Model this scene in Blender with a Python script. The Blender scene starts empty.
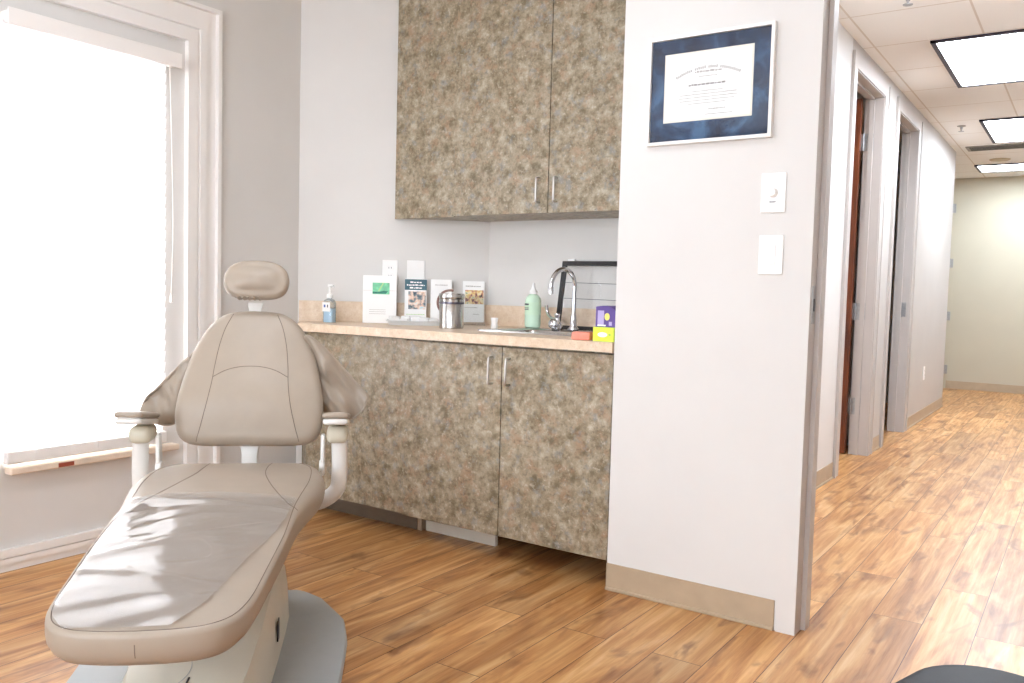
import bpy, bmesh, math, random
from mathutils import Vector, Matrix
from mathutils.bvhtree import BVHTree
from mathutils import noise as mnoise
random.seed(7)
SC = bpy.context.scene
COL = SC.collection
PI = math.pi

# ------------------------------------------------------------------ colour / materials
def lin(c):
    if isinstance(c, str):
        c = c.lstrip('#'); c = tuple(int(c[i:i+2], 16) / 255 for i in (0, 2, 4))
    return tuple(x / 12.92 if x <= .04045 else ((x + .055) / 1.055) ** 2.4 for x in c) + (1.0,)

class NT:
    def __init__(s, name):
        s.m = bpy.data.materials.new(name); s.m.use_nodes = True
        s.t = s.m.node_tree; s.t.nodes.clear()
        s.out = s.n('ShaderNodeOutputMaterial')
    def n(s, typ, **kw):
        nd = s.t.nodes.new(typ)
        for k, v in kw.items():
            if k.startswith('i_'): nd.inputs[k[2:].replace('_', ' ')].default_value = v
            else: setattr(nd, k, v)
        return nd
    def l(s, a, b): s.t.links.new(a, b)
    def bsdf(s, **kw):
        b = s.n('ShaderNodeBsdfPrincipled')
        for k, v in kw.items(): b.inputs[k.replace('_', ' ')].default_value = v
        s.l(b.outputs[0], s.out.inputs[0]); return b
    def obj(s): return s.n('ShaderNodeTexCoord').outputs['Object']
    def mapping(s, vec, scale=(1,1,1), rot=(0,0,0), loc=(0,0,0)):
        mp = s.n('ShaderNodeMapping'); mp.inputs['Scale'].default_value = scale
        mp.inputs['Rotation'].default_value = rot; mp.inputs['Location'].default_value = loc
        s.l(vec, mp.inputs['Vector']); return mp.outputs[0]
    def noise(s, vec, scale, detail=4, rough=.55, dist=0):
        nz = s.n('ShaderNodeTexNoise'); nz.inputs['Scale'].default_value = scale
        nz.inputs['Detail'].default_value = detail; nz.inputs['Roughness'].default_value = rough
        nz.inputs['Distortion'].default_value = dist
        s.l(vec, nz.inputs['Vector']); return nz.outputs['Fac']
    def ramp(s, fac, stops):
        r = s.n('ShaderNodeValToRGB'); e = r.color_ramp.elements
        while len(e) < len(stops): e.new(.5)
        for el, (p, c) in zip(e, stops): el.position = p; el.color = c if len(c) == 4 else lin(c)
        s.l(fac, r.inputs[0]); return r.outputs[0]
    def mix(s, fac, a, b, mode='MIX'):
        mx = s.n('ShaderNodeMix', data_type='RGBA', blend_type=mode)
        for sock, v in ((mx.inputs[0], fac), (mx.inputs[6], a), (mx.inputs[7], b)):
            if isinstance(v, (int, float, tuple)): sock.default_value = v
            else: s.l(v, sock)
        return mx.outputs[2]
    def bump(s, h, strength, dist=.002):
        b = s.n('ShaderNodeBump'); b.inputs['Strength'].default_value = strength; b.inputs['Distance'].default_value = dist
        s.l(h, b.inputs['Height']); return b.outputs[0]

def plain(name, col, rough=.5, metal=0, var=.04, nscale=9, bump=0, bscale=200, spec=.5, coat=0):
    t = NT(name); b = t.bsdf(Roughness=rough, Metallic=metal)
    b.inputs['Specular IOR Level'].default_value = spec
    if coat: b.inputs['Coat Weight'].default_value = coat; b.inputs['Coat Roughness'].default_value = .08
    c = lin(col); v = t.obj(); f = t.noise(v, nscale, 3)
    lo = tuple(max(0, x * (1 - var)) for x in c[:3]) + (1,); hi = tuple(min(1, x * (1 + var)) for x in c[:3]) + (1,)
    t.l(t.ramp(f, [(.3, lo), (.7, hi)]), b.inputs['Base Color'])
    if bump: t.l(t.bump(t.noise(v, bscale, 3), bump), b.inputs['Normal'])
    return t.m

M = {}
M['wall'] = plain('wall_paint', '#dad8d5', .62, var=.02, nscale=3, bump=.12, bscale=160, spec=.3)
M['wall_hall'] = plain('hall_wall_paint_darkened', '#bfbbb6', .6, var=.02, nscale=3, bump=.08, bscale=160, spec=.3)  # same paint as the room walls; darkened colour stands in for dimmer light
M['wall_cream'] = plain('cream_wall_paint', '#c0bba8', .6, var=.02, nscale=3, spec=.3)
M['trim_white'] = plain('white_trim_paint', '#eeebe8', .4, var=.01)
M['steel_frame'] = plain('painted_steel_frame', '#b9b2ad', .42, var=.02)
M['base_vinyl'] = plain('taupe_vinyl_base', '#b3a087', .45, var=.05, nscale=14)
M['vinyl'] = plain('taupe_upholstery', '#a59889', .42, var=.03, nscale=14, bump=.05, bscale=420, spec=.5)
M['vinyl_sling'] = plain('taupe_sling_vinyl', '#a09384', .36, var=.05, nscale=14, bump=.06, bscale=300)
M['seam'] = plain('seam_thread', '#6e5f55', .7)
M['chair_white'] = plain('white_enamel', '#e4e3df', .32, var=.01)
M['chair_beige'] = plain('ivory_plastic', '#cfcabb', .38, var=.02)
M['chair_olive'] = plain('ivory_arm_plastic', '#d0cbb8', .4, var=.02)
M['chair_grey'] = plain('grey_enamel', '#a3a7a8', .42, var=.02, nscale=30)
M['black'] = plain('black_plastic', '#17171a', .4)
M['black_frame'] = plain('black_frame_paint', '#1b1718', .35)
M['dark_seat'] = plain('charcoal_vinyl', '#1c1c1f', .55, var=.12, nscale=16, bump=.1, bscale=300, spec=.25)
M['counter'] = None
M['chrome'] = plain('chrome', '#dddde2', .08, metal=1, var=.01)
M['steel'] = plain('brushed_steel', '#c4c2c0', .2, metal=1, var=.04)
M['nickel'] = plain('satin_nickel', '#c9c5c2', .28, metal=1, var=.02)
M['hinge'] = plain('hinge_metal', '#a4a5a6', .35, metal=.7, var=.1, nscale=60)
M['paper'] = plain('white_paper', '#f8f8f7', .6, var=.01)
M['plate_white'] = plain('white_wall_plate', '#f4f3f1', .35, var=.005)
M['ink'] = plain('grey_ink', '#b3b0ac', .7)
M['ink_dark'] = plain('dark_ink', '#565a60', .7)
M['teal'] = plain('teal_print', '#3f6674', .5)
M['green'] = plain('green_print', '#7cd0a4', .5, var=.25, nscale=40)
M['green_dark'] = plain('deep_green_print', '#2f7f6a', .5, var=.2, nscale=40)
M['lime_print'] = plain('pale_lime_print', '#b9dd98', .5)
M['gauze'] = plain('white_gauze', '#efefee', .9, var=.03, nscale=60, bump=.5, bscale=120)
M['soap_green'] = plain('mint_soap', '#d2efd6', .25, var=.02)
M['gel_blue'] = plain('blue_gel', '#cfe6f5', .2, var=.02)
M['coral'] = plain('coral_foam', '#ef9784', .9, var=.08, nscale=80, bump=.5, bscale=150)
M['lime'] = plain('lime_card', '#d5ea4c', .5)
M['purple'] = plain('purple_card', '#5d4890', .5, var=.1)
M['lilac'] = plain('lilac_card', '#b5a8d6', .5)
M['yellow'] = plain('yellow_print', '#efe27a', .5)
M['wood_trim'] = plain('pale_sill_wood', '#e2d0bd', .45, var=.06, nscale=20)
M['rust'] = plain('red_brown_sticker', '#9a4a33', .6)
M['toe'] = plain('brown_toe_kick', '#6f6152', .5, var=.08)
M['raw_white'] = plain('white_board', '#e6e2d6', .6, var=.04)
M['dark_inside'] = plain('dark_cabinet_inside', '#3a332c', .7)
M['vent_grey'] = plain('grey_vent_metal', '#8d8880', .5, var=.05)
M['vent_dark'] = plain('dark_vent_gap', '#2b2926', .8)
M['troffer'] = plain('dark_bronze_light_frame', '#2e2838', .5)

def mat_emit(name, col, s):
    t = NT(name); e = t.n('ShaderNodeEmission'); e.inputs[0].default_value = lin(col); e.inputs[1].default_value = s
    t.l(e.outputs[0], t.out.inputs[0]); return t.m
M['lamp_hall'] = mat_emit('hall_light_diffuser', '#eaf3ff', 16.5)
M['lamp_added'] = mat_emit('added_light_diffuser', '#eef5ff', 6.3)

def mat_glass(name, tint=(1,1,1,1), gloss=.1, rough=.02, k=.55, haze=0):
    t = NT(name); tr = t.n('ShaderNodeBsdfTransparent'); tr.inputs[0].default_value = tint
    g = t.n('ShaderNodeBsdfGlossy'); g.inputs['Roughness'].default_value = rough
    lw = t.n('ShaderNodeLayerWeight'); lw.inputs[0].default_value = .25
    mth = t.n('ShaderNodeMath', operation='MULTIPLY_ADD'); mth.inputs[1].default_value = k; mth.inputs[2].default_value = gloss
    t.l(lw.outputs['Fresnel'], mth.inputs[0])
    cl = t.n('ShaderNodeMath', operation='MINIMUM'); cl.inputs[1].default_value = .9; t.l(mth.outputs[0], cl.inputs[0])
    mx = t.n('ShaderNodeMixShader'); t.l(cl.outputs[0], mx.inputs[0]); t.l(tr.outputs[0], mx.inputs[1]); t.l(g.outputs[0], mx.inputs[2])
    res = mx.outputs[0]
    if haze:
        df = t.n('ShaderNodeBsdfDiffuse'); df.inputs[0].default_value = (.95,.94,.93,1)
        m2 = t.n('ShaderNodeMixShader'); m2.inputs[0].default_value = haze; t.l(res, m2.inputs[1]); t.l(df.outputs[0], m2.inputs[2]); res = m2.outputs[0]
    t.l(res, t.out.inputs[0]); return t.m
M['glass'] = mat_glass('clear_pane', gloss=.03)
M['film'] = mat_glass('clear_plastic_film', (.995,.995,.995,1), gloss=.05, rough=.08, k=.95, haze=.09)
M['acrylic'] = mat_glass('clear_acrylic', (.96,.97,.97,1), gloss=.06, rough=.05)
M['bottle_clear'] = mat_glass('clear_bottle_plastic', (.9,.95,.98,1), gloss=.08, rough=.05)

def mat_blind():
    t = NT('translucent_white_slats'); d = t.n('ShaderNodeBsdfDiffuse'); d.inputs[0].default_value = (.86,.86,.87,1)
    tr = t.n('ShaderNodeBsdfTranslucent'); tr.inputs[0].default_value = (.93,.93,.94,1)
    mx = t.n('ShaderNodeMixShader'); mx.inputs[0].default_value = .5
    t.l(d.outputs[0], mx.inputs[1]); t.l(tr.outputs[0], mx.inputs[2]); t.l(mx.outputs[0], t.out.inputs[0]); return t.m
M['slat'] = mat_blind()

def mat_floor():
    t = NT('wood_plank_floor'); b = t.bsdf(Roughness=.34)
    b.inputs['Specular IOR Level'].default_value = .5
    o = t.obj(); sw = t.mapping(o, rot=(0, 0, -PI/2), loc=(.1, -0.4195, 0))     # plank length runs along world Y
    br = t.n('ShaderNodeTexBrick'); br.offset = .37; br.offset_frequency = 2; br.squash = 1
    for k, v in (('Scale', 1), ('Mortar Size', .0013), ('Mortar Smooth', .1), ('Bias', 0), ('Brick Width', 1.22), ('Row Height', .157)): br.inputs[k].default_value = v
    br.inputs['Color1'].default_value = (0,0,0,1); br.inputs['Color2'].default_value = (1,1,1,1); br.inputs['Mortar'].default_value = (.5,.5,.5,1)
    t.l(sw, br.inputs['Vector'])
    # offset the grain by the plank's own random value
    vm = t.n('ShaderNodeVectorMath', operation='MULTIPLY_ADD'); vm.inputs[1].default_value = (13.0, 7.0, 5.0)
    t.l(br.outputs['Color'], vm.inputs[0]); t.l(sw, vm.inputs[2])
    g = vm.outputs[0]
    fine = t.noise(t.mapping(g, scale=(1.5, 36, 1)), 1.6, 6, .66, .3)
    broad = t.noise(t.mapping(g, scale=(.9, 6.5, 1)), 1.5, 4, .55, 1.4)
    knot = t.noise(t.mapping(g, scale=(2.6, 7, 1)), 1.7, 3, .5, .6)
    c1 = t.ramp(fine, [(.3, '#7d4c28'), (.45, '#b17d4c'), (.58, '#cd9e68'), (.74, '#e3bd8a')])
    c2 = t.ramp(broad, [(.3, '#74441f'), (.46, '#b68149'), (.6, '#d5aa72'), (.74, '#e8cb9e')])
    c = t.mix(.58, c1, c2)
    c = t.mix(t.ramp(knot, [(.57, (0,0,0,1)), (.72, (.75,.75,.75,1))]), c, lin('#6e3f20'))
    c = t.mix(1.0, c, t.ramp(br.outputs['Color'], [(0, (.76,.72,.69,1)), (1, (1.10,1.08,1.05,1))]), 'MULTIPLY')
    c = t.mix(br.outputs['Fac'], c, lin('#4b2c18'))
    t.l(c, b.inputs['Base Color'])
    t.l(t.ramp(fine, [(.2, (.42,.42,.42,1)), (.8, (.28,.28,.28,1))]), b.inputs['Roughness'])
    t.l(t.bump(fine, .12, .001), b.inputs['Normal']); return t.m
M['floor'] = mat_floor()

def mat_laminate():
    t = NT('mottled_stone_laminate'); b = t.bsdf(Roughness=.42)
    o = t.obj()
    n1 = t.noise(o, 22, 6, .66); n2 = t.noise(t.mapping(o, loc=(3.1, 7.7, 1.3)), 17, 7, .70)
    n3 = t.noise(t.mapping(o, loc=(9.1, 2.7, 5.3)), 58, 5, .66); n4 = t.noise(t.mapping(o, loc=(1.7, 5.2, 8.8)), 20, 7, .70)
    c = t.ramp(n1, [(.34, '#6d614a'), (.46, '#8b7e67'), (.55, '#9d907a'), (.68, '#b4a995')])
    c = t.mix(t.ramp(n2, [(.53, (0,0,0,1)), (.62, (.62,.62,.62,1))]), c, lin('#a3846a'))
    c = t.mix(t.ramp(n4, [(.54, (0,0,0,1)), (.64, (.6,.6,.6,1))]), c, lin('#84898a'))
    c = t.mix(t.ramp(n3, [(.34, (.5,.5,.5,1)), (.46, (0,0,0,1))]), c, lin('#5d5240'))
    c = t.mix(t.ramp(n3, [(.56, (0,0,0,1)), (.70, (.55,.55,.55,1))]), c, lin('#cdc4b4'))
    t.l(c, b.inputs['Base Color']); return t.m
M['laminate'] = mat_laminate()

def mat_counter():
    t = NT('beige_speckled_laminate'); b = t.bsdf(Roughness=.4); o = t.obj()
    n1 = t.noise(o, 28, 6, .7); n2 = t.noise(t.mapping(o, loc=(4,2,7)), 140, 3, .7)
    c = t.ramp(n1, [(.35, '#d6bea2'), (.55, '#e0ccb4'), (.7, '#ead9c5')])
    c = t.mix(t.ramp(n2, [(.55, (0,0,0,1)), (.7, (.5,.5,.5,1))]), c, lin('#c39f7c'))
    t.l(c, b.inputs['Base Color']); return t.m
M['counter'] = mat_counter()

def mat_ceiling():
    t = NT('ceiling_tiles'); b = t.bsdf(Roughness=.85); o = t.obj()
    br = t.n('ShaderNodeTexBrick'); br.offset = 0; br.squash = 1
    for k, v in (('Scale', 1), ('Mortar Size', .006), ('Mortar Smooth', .1), ('Brick Width', .582), ('Row Height', .643)): br.inputs[k].default_value = v
    br.inputs['Color1'].default_value = lin('#eceae6'); br.inputs['Color2'].default_value = lin('#e8e5e0'); br.inputs['Mortar'].default_value = lin('#d0c6ba')
    t.l(t.mapping(o, loc=(1.19 + .582 * 4, -5.585 + .643 * 14, 0)), br.inputs['Vector'])
    t.l(br.outputs['Color'], b.inputs['Base Color'])
    t.l(t.bump(t.noise(o, 240, 4, .8), .25), b.inputs['Normal']); return t.m
M['ceiling'] = mat_ceiling()

def mat_doorwood():
    t = NT('dark_red_wood_door'); b = t.bsdf(Roughness=.35); o = t.obj()
    n = t.noise(t.mapping(o, scale=(30, 30, 2)), 1.6, 6, .6, .5)
    t.l(t.ramp(n, [(.3, '#3f1c0c'), (.55, '#6e3518'), (.75, '#8a4a24')]), b.inputs['Base Color']); return t.m
M['door_wood'] = mat_doorwood()

def mat_navy():
    t = NT('navy_suede_mat_reflections'); b = t.bsdf(Roughness=.8); o = t.obj()
    n = t.noise(o, 6, 6, .6, .6); n2 = t.noise(o, 60, 4, .7)
    c = t.ramp(n, [(.38, '#13223a'), (.52, '#213d5e'), (.64, '#4a7096')])  # suede mottle, with lighter blue glass reflections painted into the colour
    c = t.mix(t.ramp(n2, [(.5, (0,0,0,1)), (.75, (.4,.4,.4,1))]), c, lin('#4a6a8c'))
    t.l(c, b.inputs['Base Color']); return t.m
M['navy'] = mat_navy()

def mat_photo(name, cols, scale):
    t = NT(name); b = t.bsdf(Roughness=.45); o = t.obj()
    n = t.noise(o, scale, 2, .5, .4)
    t.l(t.ramp(n, [(.3 + .4 * i / (len(cols) - 1), c) for i, c in enumerate(cols)]), b.inputs['Base Color']); return t.m
M['photo_portrait'] = mat_photo('printed_portrait', ['#3f4c54', '#7d8b92', '#e2c2ac', '#f0e6de', '#bfe0ea'], 34)
M['photo_family'] = mat_photo('printed_group_photo', ['#3a2f33', '#c7867a', '#e8cf86', '#efe2c4', '#7fa57e'], 46)

# ------------------------------------------------------------------ mesh helpers
def new(): return bmesh.new()
def box(bm, x0, x1, y0, y1, z0, z1, bev=0, seg=2, mat=None):
    vs = [bm.verts.new(p) for p in ((x0,y0,z0),(x1,y0,z0),(x1,y1,z0),(x0,y1,z0),(x0,y0,z1),(x1,y0,z1),(x1,y1,z1),(x0,y1,z1))]
    fs = [bm.faces.new([vs[i] for i in f]) for f in ((0,3,2,1),(4,5,6,7),(0,1,5,4),(1,2,6,5),(2,3,7,6),(3,0,4,7))]
    if bev:
        es = list({e for f in fs for e in f.edges})
        r = bmesh.ops.bevel(bm, geom=es, offset=bev, segments=seg, affect='EDGES', profile=.5)
        vs = list({v for v in vs if v.is_valid} | {v for f in r['faces'] for v in f.verts})
    if mat is not None: bmesh.ops.transform(bm, matrix=mat, verts=vs)
    return bm
def prism(bm, poly, z0, z1, mat=None):
    a = [bm.verts.new((x, y, z0)) for x, y in poly]; b = [bm.verts.new((x, y, z1)) for x, y in poly]
    n = len(poly); bm.faces.new(a[::-1]); bm.faces.new(b)
    for i in range(n): bm.faces.new((a[i], a[(i+1) % n], b[(i+1) % n], b[i]))
    if mat is not None: bmesh.ops.transform(bm, matrix=mat, verts=a + b)
    return bm
def lathe(bm, prof, n=28, cx=0, cy=0, z=0, mat=None):
    rings = []; allv = []
    for r, h in prof:
        if r < 1e-5: ring = [bm.verts.new((cx, cy, z + h))]
        else: ring = [bm.verts.new((cx + r * math.cos(2*PI*i/n), cy + r * math.sin(2*PI*i/n), z + h)) for i in range(n)]
        rings.append(ring); allv += ring
    for a, b in zip(rings, rings[1:]):
        if len(a) == 1 and len(b) == 1: continue
        for i in range(n):
            j = (i + 1) % n
            if len(a) == 1: bm.faces.new((a[0], b[j], b[i]))
            elif len(b) == 1: bm.faces.new((a[i], a[j], b[0]))
            else: bm.faces.new((a[i], a[j], b[j], b[i]))
    if len(rings[0]) > 1: bm.faces.new(rings[0][::-1])
    if len(rings[-1]) > 1: bm.faces.new(rings[-1])
    if mat is not None: bmesh.ops.transform(bm, matrix=mat, verts=allv)
    return bm
def smooth_path(pts, sub=6, closed=False):
    P = [Vector(p) for p in pts]; n = len(P); out = []
    rng = n if closed else n - 1
    for i in range(rng):
        if closed: p0, p1, p2, p3 = P[(i-1) % n], P[i], P[(i+1) % n], P[(i+2) % n]
        else: p0, p1, p2, p3 = P[max(i-1, 0)], P[i], P[i+1], P[min(i+2, n-1)]
        for k in range(sub):
            t = k / sub
            out.append(.5 * ((2*p1) + (-p0+p2)*t + (2*p0-5*p1+4*p2-p3)*t*t + (-p0+3*p1-3*p2+p3)*t**3))
    if not closed: out.append(P[-1])
    return out
def tube(bm, pts, r, n=12, rads=None, sub=6, flat=1.0, up=None):
    P = smooth_path(pts, sub) if sub > 1 else [Vector(p) for p in pts]
    m = len(P); rings = []; u = None
    for i, p in enumerate(P):
        t = (P[min(i+1, m-1)] - P[max(i-1, 0)]).normalized()
        if u is None:
            a = Vector(up) if up else (Vector((0,0,1)) if abs(t.z) < .9 else Vector((1,0,0)))
            u = (a - t * a.dot(t)).normalized()
        else: u = (u - t * u.dot(t)).normalized()
        w = t.cross(u)
        rr = r if rads is None else rads[0] + (rads[1] - rads[0]) * i / (m - 1)
        rings.append([bm.verts.new(p + u * rr * math.cos(2*PI*k/n) + w * rr * flat * math.sin(2*PI*k/n)) for k in range(n)])
    for a, b in zip(rings, rings[1:]):
        for k in range(n): bm.faces.new((a[k], a[(k+1) % n], b[(k+1) % n], b[k]))
    bm.faces.new(rings[0][::-1]); bm.faces.new(rings[-1]); return bm
def pad(bm, outline, ztop, zbot, edge=.03, crown=.02, rings=7, mat=None, centre=None, bevel_seg=5, etop=None):
    et0 = etop if etop is not None else edge
    ets = [et0(*p) if callable(et0) else et0 for p in outline]
    """A cushion on an outline (x,y); ztop/zbot are functions of (x,y); edge = rounding radius."""
    n = len(outline)
    C = Vector(centre) if centre else Vector((sum(p[0] for p in outline)/n, sum(p[1] for p in outline)/n))
    O = [Vector((p[0], p[1])) for p in outline]
    nor = []
    for i in range(n):
        t = (O[(i+1) % n] - O[i-1]).normalized(); nv = Vector((t.y, -t.x))
        if nv.dot(O[i] - C) < 0: nv = -nv
        nor.append(nv)
    loops = []
    def ring(fn): loops.append([bm.verts.new(fn(i)) for i in range(n)])
    for s in (0.35, .7): ring(lambda i, s=s: (lambda q: (q.x, q.y, zbot(q.x, q.y)))(C + (O[i] - nor[i]*edge - C) * s))
    for k in range(bevel_seg + 1):
        a = PI/2 * k / bevel_seg
        ring(lambda i, a=a: (lambda q: (q.x, q.y, zbot(q.x, q.y) + edge * (1 - math.cos(a))))(O[i] - nor[i] * edge * (1 - math.sin(a))))
    for k in range(bevel_seg + 1):
        a = PI/2 * k / bevel_seg
        ring(lambda i, a=a: (lambda q: (q.x, q.y, ztop(q.x, q.y) - ets[i] * (1 - math.sin(a))))(O[i] - nor[i] * ets[i] * (1 - math.cos(a))))
    for k in range(1, rings):
        s = 1 - k / rings
        ring(lambda i, s=s: (lambda q: (q.x, q.y, ztop(q.x, q.y) + crown * (1 - s*s)))(C + (O[i] - nor[i]*ets[i] - C) * s))
    for a, b in zip(loops, loops[1:]):
        for i in range(n): bm.faces.new((a[i], a[(i+1) % n], b[(i+1) % n], b[i]))
    cb = bm.verts.new((C.x, C.y, zbot(C.x, C.y))); ct = bm.verts.new((C.x, C.y, ztop(C.x, C.y) + crown))
    for i in range(n):
        bm.faces.new((loops[0][(i+1) % n], loops[0][i], cb)); bm.faces.new((loops[-1][i], loops[-1][(i+1) % n], ct))
    if mat is not None: bmesh.ops.transform(bm, matrix=mat, verts=[v for l in loops for v in l] + [cb, ct])
    return bm
def obj(name, bm, mat, parent=None, smooth=False, label=None):
    bmesh.ops.recalc_face_normals(bm, faces=bm.faces[:])
    me = bpy.data.meshes.new(name); bm.to_mesh(me); bm.free()
    o = bpy.data.objects.new(name, me); COL.objects.link(o)
    me.materials.append(mat)
    if smooth:
        for p in me.polygons: p.use_smooth = True
        try: me.set_sharp_from_angle(angle=math.radians(smooth if smooth is not True else 40))
        except Exception: pass
    if parent is not None: o.parent = parent
    if label: o['label'] = label
    return o
def thing(name, label, cat, loc=(0,0,0), rz=0, group=None):
    o = bpy.data.objects.new(name, None); COL.objects.link(o)
    o.location = loc; o.rotation_euler = (0, 0, rz); o.empty_display_size = .1
    o['label'] = label; o['category'] = cat
    if group: o['group'] = group
    return o
def struct(name, bm, mat, label=None, parent=None, smooth=False, cat=None):
    o = obj(name, bm, mat, parent, smooth)
    if parent is None: o['kind'] = 'structure'
    if label: o['label'] = label
    if cat: o['category'] = cat
    return o
def B(*a, **k): return box(new(), *a, **k)

# ------------------------------------------------------------------ the setting
XW, YP, YBK, CZ = -3.263, 2.744, 3.513, 2.615
b = new(); box(b, -4.4, 2.4, -2.6, 12.3, -.1, 0); struct('floor', b, M['floor'], 'orange-brown wood plank floor running through the room and hallway', cat='floor')
b = new(); box(b, -4.4, 2.4, -2.6, 12.3, CZ, CZ + .1); struct('ceiling', b, M['ceiling'], 'white tiled ceiling over the room and hallway', cat='ceiling')
# window wall with opening
WY0, WY1, WZ0, WZ1 = 1.50, 2.16, .41, 2.0
b = new()
box(b, XW - .16, XW, -2.4, WY0, 0, CZ); box(b, XW - .16, XW, WY1, 2.95, 0, CZ)
box(b, XW - .16, XW, WY0, WY1, 0, WZ0); box(b, XW - .16, XW, WY0, WY1, WZ1, CZ)
struct('wall_left', b, M['wall'], 'grey-white wall around the window', cat='wall')
# angled wall + back wall of the alcove (one continuous painted wall)
b = new(); prism(b, [(XW, 2.905), (-2.541, YBK), (-1.419, YBK), (-1.419, YBK + .12), (-2.60, YBK + .12), (XW - .1, 3.02), (XW - .1, 2.905)], 0, CZ)
struct('wall_back', b, M['wall'], 'pale wall behind the counter and upper cabinet', cat='wall')
b = new(); prism(b, [(-1.419, YP), (-.741, YP), (-.741, YP + .165), (-1.257, YP + .165), (-1.257, 5.33), (-1.419, 5.33)], 0, CZ)
struct('wall_partition', b, M['wall'], 'white partition wall with the framed certificate', cat='wall')
b = new(); box(b, .22, 2.2, YP, YP + .165, 0, CZ); box(b, -.741, .22, YP, YP + .165, 2.32, CZ); struct('wall_front', b, M['wall'])
b = new(); box(b, 2.1, 2.2, -2.4, YP, 0, CZ); struct('wall_right', b, M['wall'])
b = new()
RX0, RX1, RZ0, RZ1 = -2.9, 1.5, .6, 2.45
for q in ((XW, RX0, 0, CZ), (RX1, 2.2, 0, CZ), (RX0, RX1, 0, RZ0), (RX0, RX1, RZ1, CZ)): box(b, q[0], q[1], -2.5, -2.4, q[2], q[3])
struct('wall_rear', b, M['wall'])
b = new()  # unseen window, added for even frontal light on the walls
for x in (RX0, RX0 + 1.453, RX0 + 2.906, RX1 - .04): box(b, x, x + .04, -2.47, -2.43, RZ0, RZ1)
box(b, RX0 + .04, RX1 - .04, -2.465, -2.435, RZ0, RZ0 + .04); box(b, RX0 + .04, RX1 - .04, -2.465, -2.435, RZ1 - .04, RZ1)
w2 = struct('fill_window', b, M['trim_white'], 'unseen wide window added behind the camera for frontal light', cat='window')
obj('window_pane', B(RX0 + .02, RX1 - .02, -2.452, -2.448, RZ0 + .02, RZ1 - .02), M['glass'], w2)
# hallway
HX = -1.257; D1 = (5.43, 6.27); D2 = (6.78, 7.62); T = .105; DH = 2.47; HE = 9.83
b = new()
for y0, y1, z0 in ((D1[1], D2[0], 0), (D2[1], HE, 0), (5.33, D1[1], DH), (D2[0], D2[1], DH)): box(b, HX - T, HX, y0, y1, z0, CZ)
box(b, HX - T, HX, 5.33, D1[0], 0, DH)
box(b, -3.1, HX - T, HE - .12, HE, 0, CZ)
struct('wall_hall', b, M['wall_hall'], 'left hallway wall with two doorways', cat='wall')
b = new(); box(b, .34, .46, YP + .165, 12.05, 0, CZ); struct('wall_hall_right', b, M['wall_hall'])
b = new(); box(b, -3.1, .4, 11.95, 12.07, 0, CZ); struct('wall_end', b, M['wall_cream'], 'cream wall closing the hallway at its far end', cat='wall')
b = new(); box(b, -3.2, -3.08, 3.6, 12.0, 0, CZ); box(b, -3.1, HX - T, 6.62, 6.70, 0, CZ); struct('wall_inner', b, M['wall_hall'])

# hallway door frames (painted steel)
def door_frame(name, y0, y1, label):
    b = new(); x0, x1 = HX - T - .012, HX + .004
    for s, y in ((1, y0), (-1, y1)):
        ya, yb = sorted((y, y + s * .014)); box(b, x0, x1, ya, yb, 0, DH - .0145)            # jamb lining
        ya, yb = sorted((y + s * .0145, y + s * .028)); box(b, HX - .085, HX - .055, ya, yb, 0, DH - .03)   # stop
        ya, yb = sorted((y - s * .10, y + s * .006)); box(b, HX + .0005, HX + .011, ya, yb, 0, DH - .008)    # casing
        ya, yb = sorted((y - s * .10, y - s * .085)); box(b, HX + .0115, HX + .018, ya, yb, 0, DH + .075)
    box(b, x0, x1, y0, y1, DH - .014, DH); box(b, HX + .0005, HX + .011, y0 - .10, y1 + .10, DH - .0075, DH + .075)
    box(b, HX - .085, HX - .055, y0 + .03, y1 - .03, DH - .028, DH - .0145)
    return struct(name, b, M['steel_frame'], label, cat='door frame')
f1 = door_frame('trim_2', *D1, 'grey steel frame of the nearer hallway doorway with hinges')
f2 = door_frame('trim_3', *D2, 'grey steel frame of the farther hallway doorway')
obj('strike_plate', B(HX - .055, HX - .02, D2[1] - .0165, D2[1] - .0142, .95, 1.07), M['hinge'], f2, label='silver strike plate')
dr = struct('door_1', B(-2.14, HX - .132, D1[1] - .066, D1[1] - .022, .008, DH - .02, bev=.002), M['door_wood'], 'dark red-brown wood door swung open in the nearer hallway doorway', cat='door')
for z in (.34, 1.0, 2.16):
    hb = new(); box(hb, HX - .112, HX - .052, D1[1] - .017, D1[1] - .0142, z - .058, z + .058)
    lathe(hb, [(.0075, -.058), (.0075, .058)], 12, HX - .118, D1[1] - .0175, z)
    box(hb, HX - .135, HX - .118, D1[1] - .0215, D1[1] - .0185, z - .058, z + .058)
    obj('hinge', hb, M['hinge'], dr)
hb = new(); lathe(hb, [(.028, 0), (.028, .006), (.012, .008), (.012, .04)], 20, mat=Matrix.Translation((-2.08, D1[1] - .066, 1.0)) @ Matrix.Rotation(PI/2, 4, 'X'))
tube(hb, [(-2.08, D1[1] - .1, 1.0), (-1.97, D1[1] - .1, 1.0)], .009, 10, sub=1); obj('door_handle', hb, M['hinge'], dr, smooth=True)
# door on the end wall: only its hinges come into view
dr3 = struct('door_2', B(-2.42, -1.535, 11.915, 11.945, .008, 2.40), M['wall_cream'], 'cream door at the far left end of the hallway with grey hinges', cat='door')
for z in (.24, .91, 1.57, 2.25):
    hb = new(); lathe(hb, [(.012, -.055), (.012, .055)], 12, -1.522, 11.925, z); box(hb, -1.535, -1.49, 11.935, 11.952, z - .055, z + .055)
    obj('hinge', hb, M['hinge'], dr3)
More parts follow.
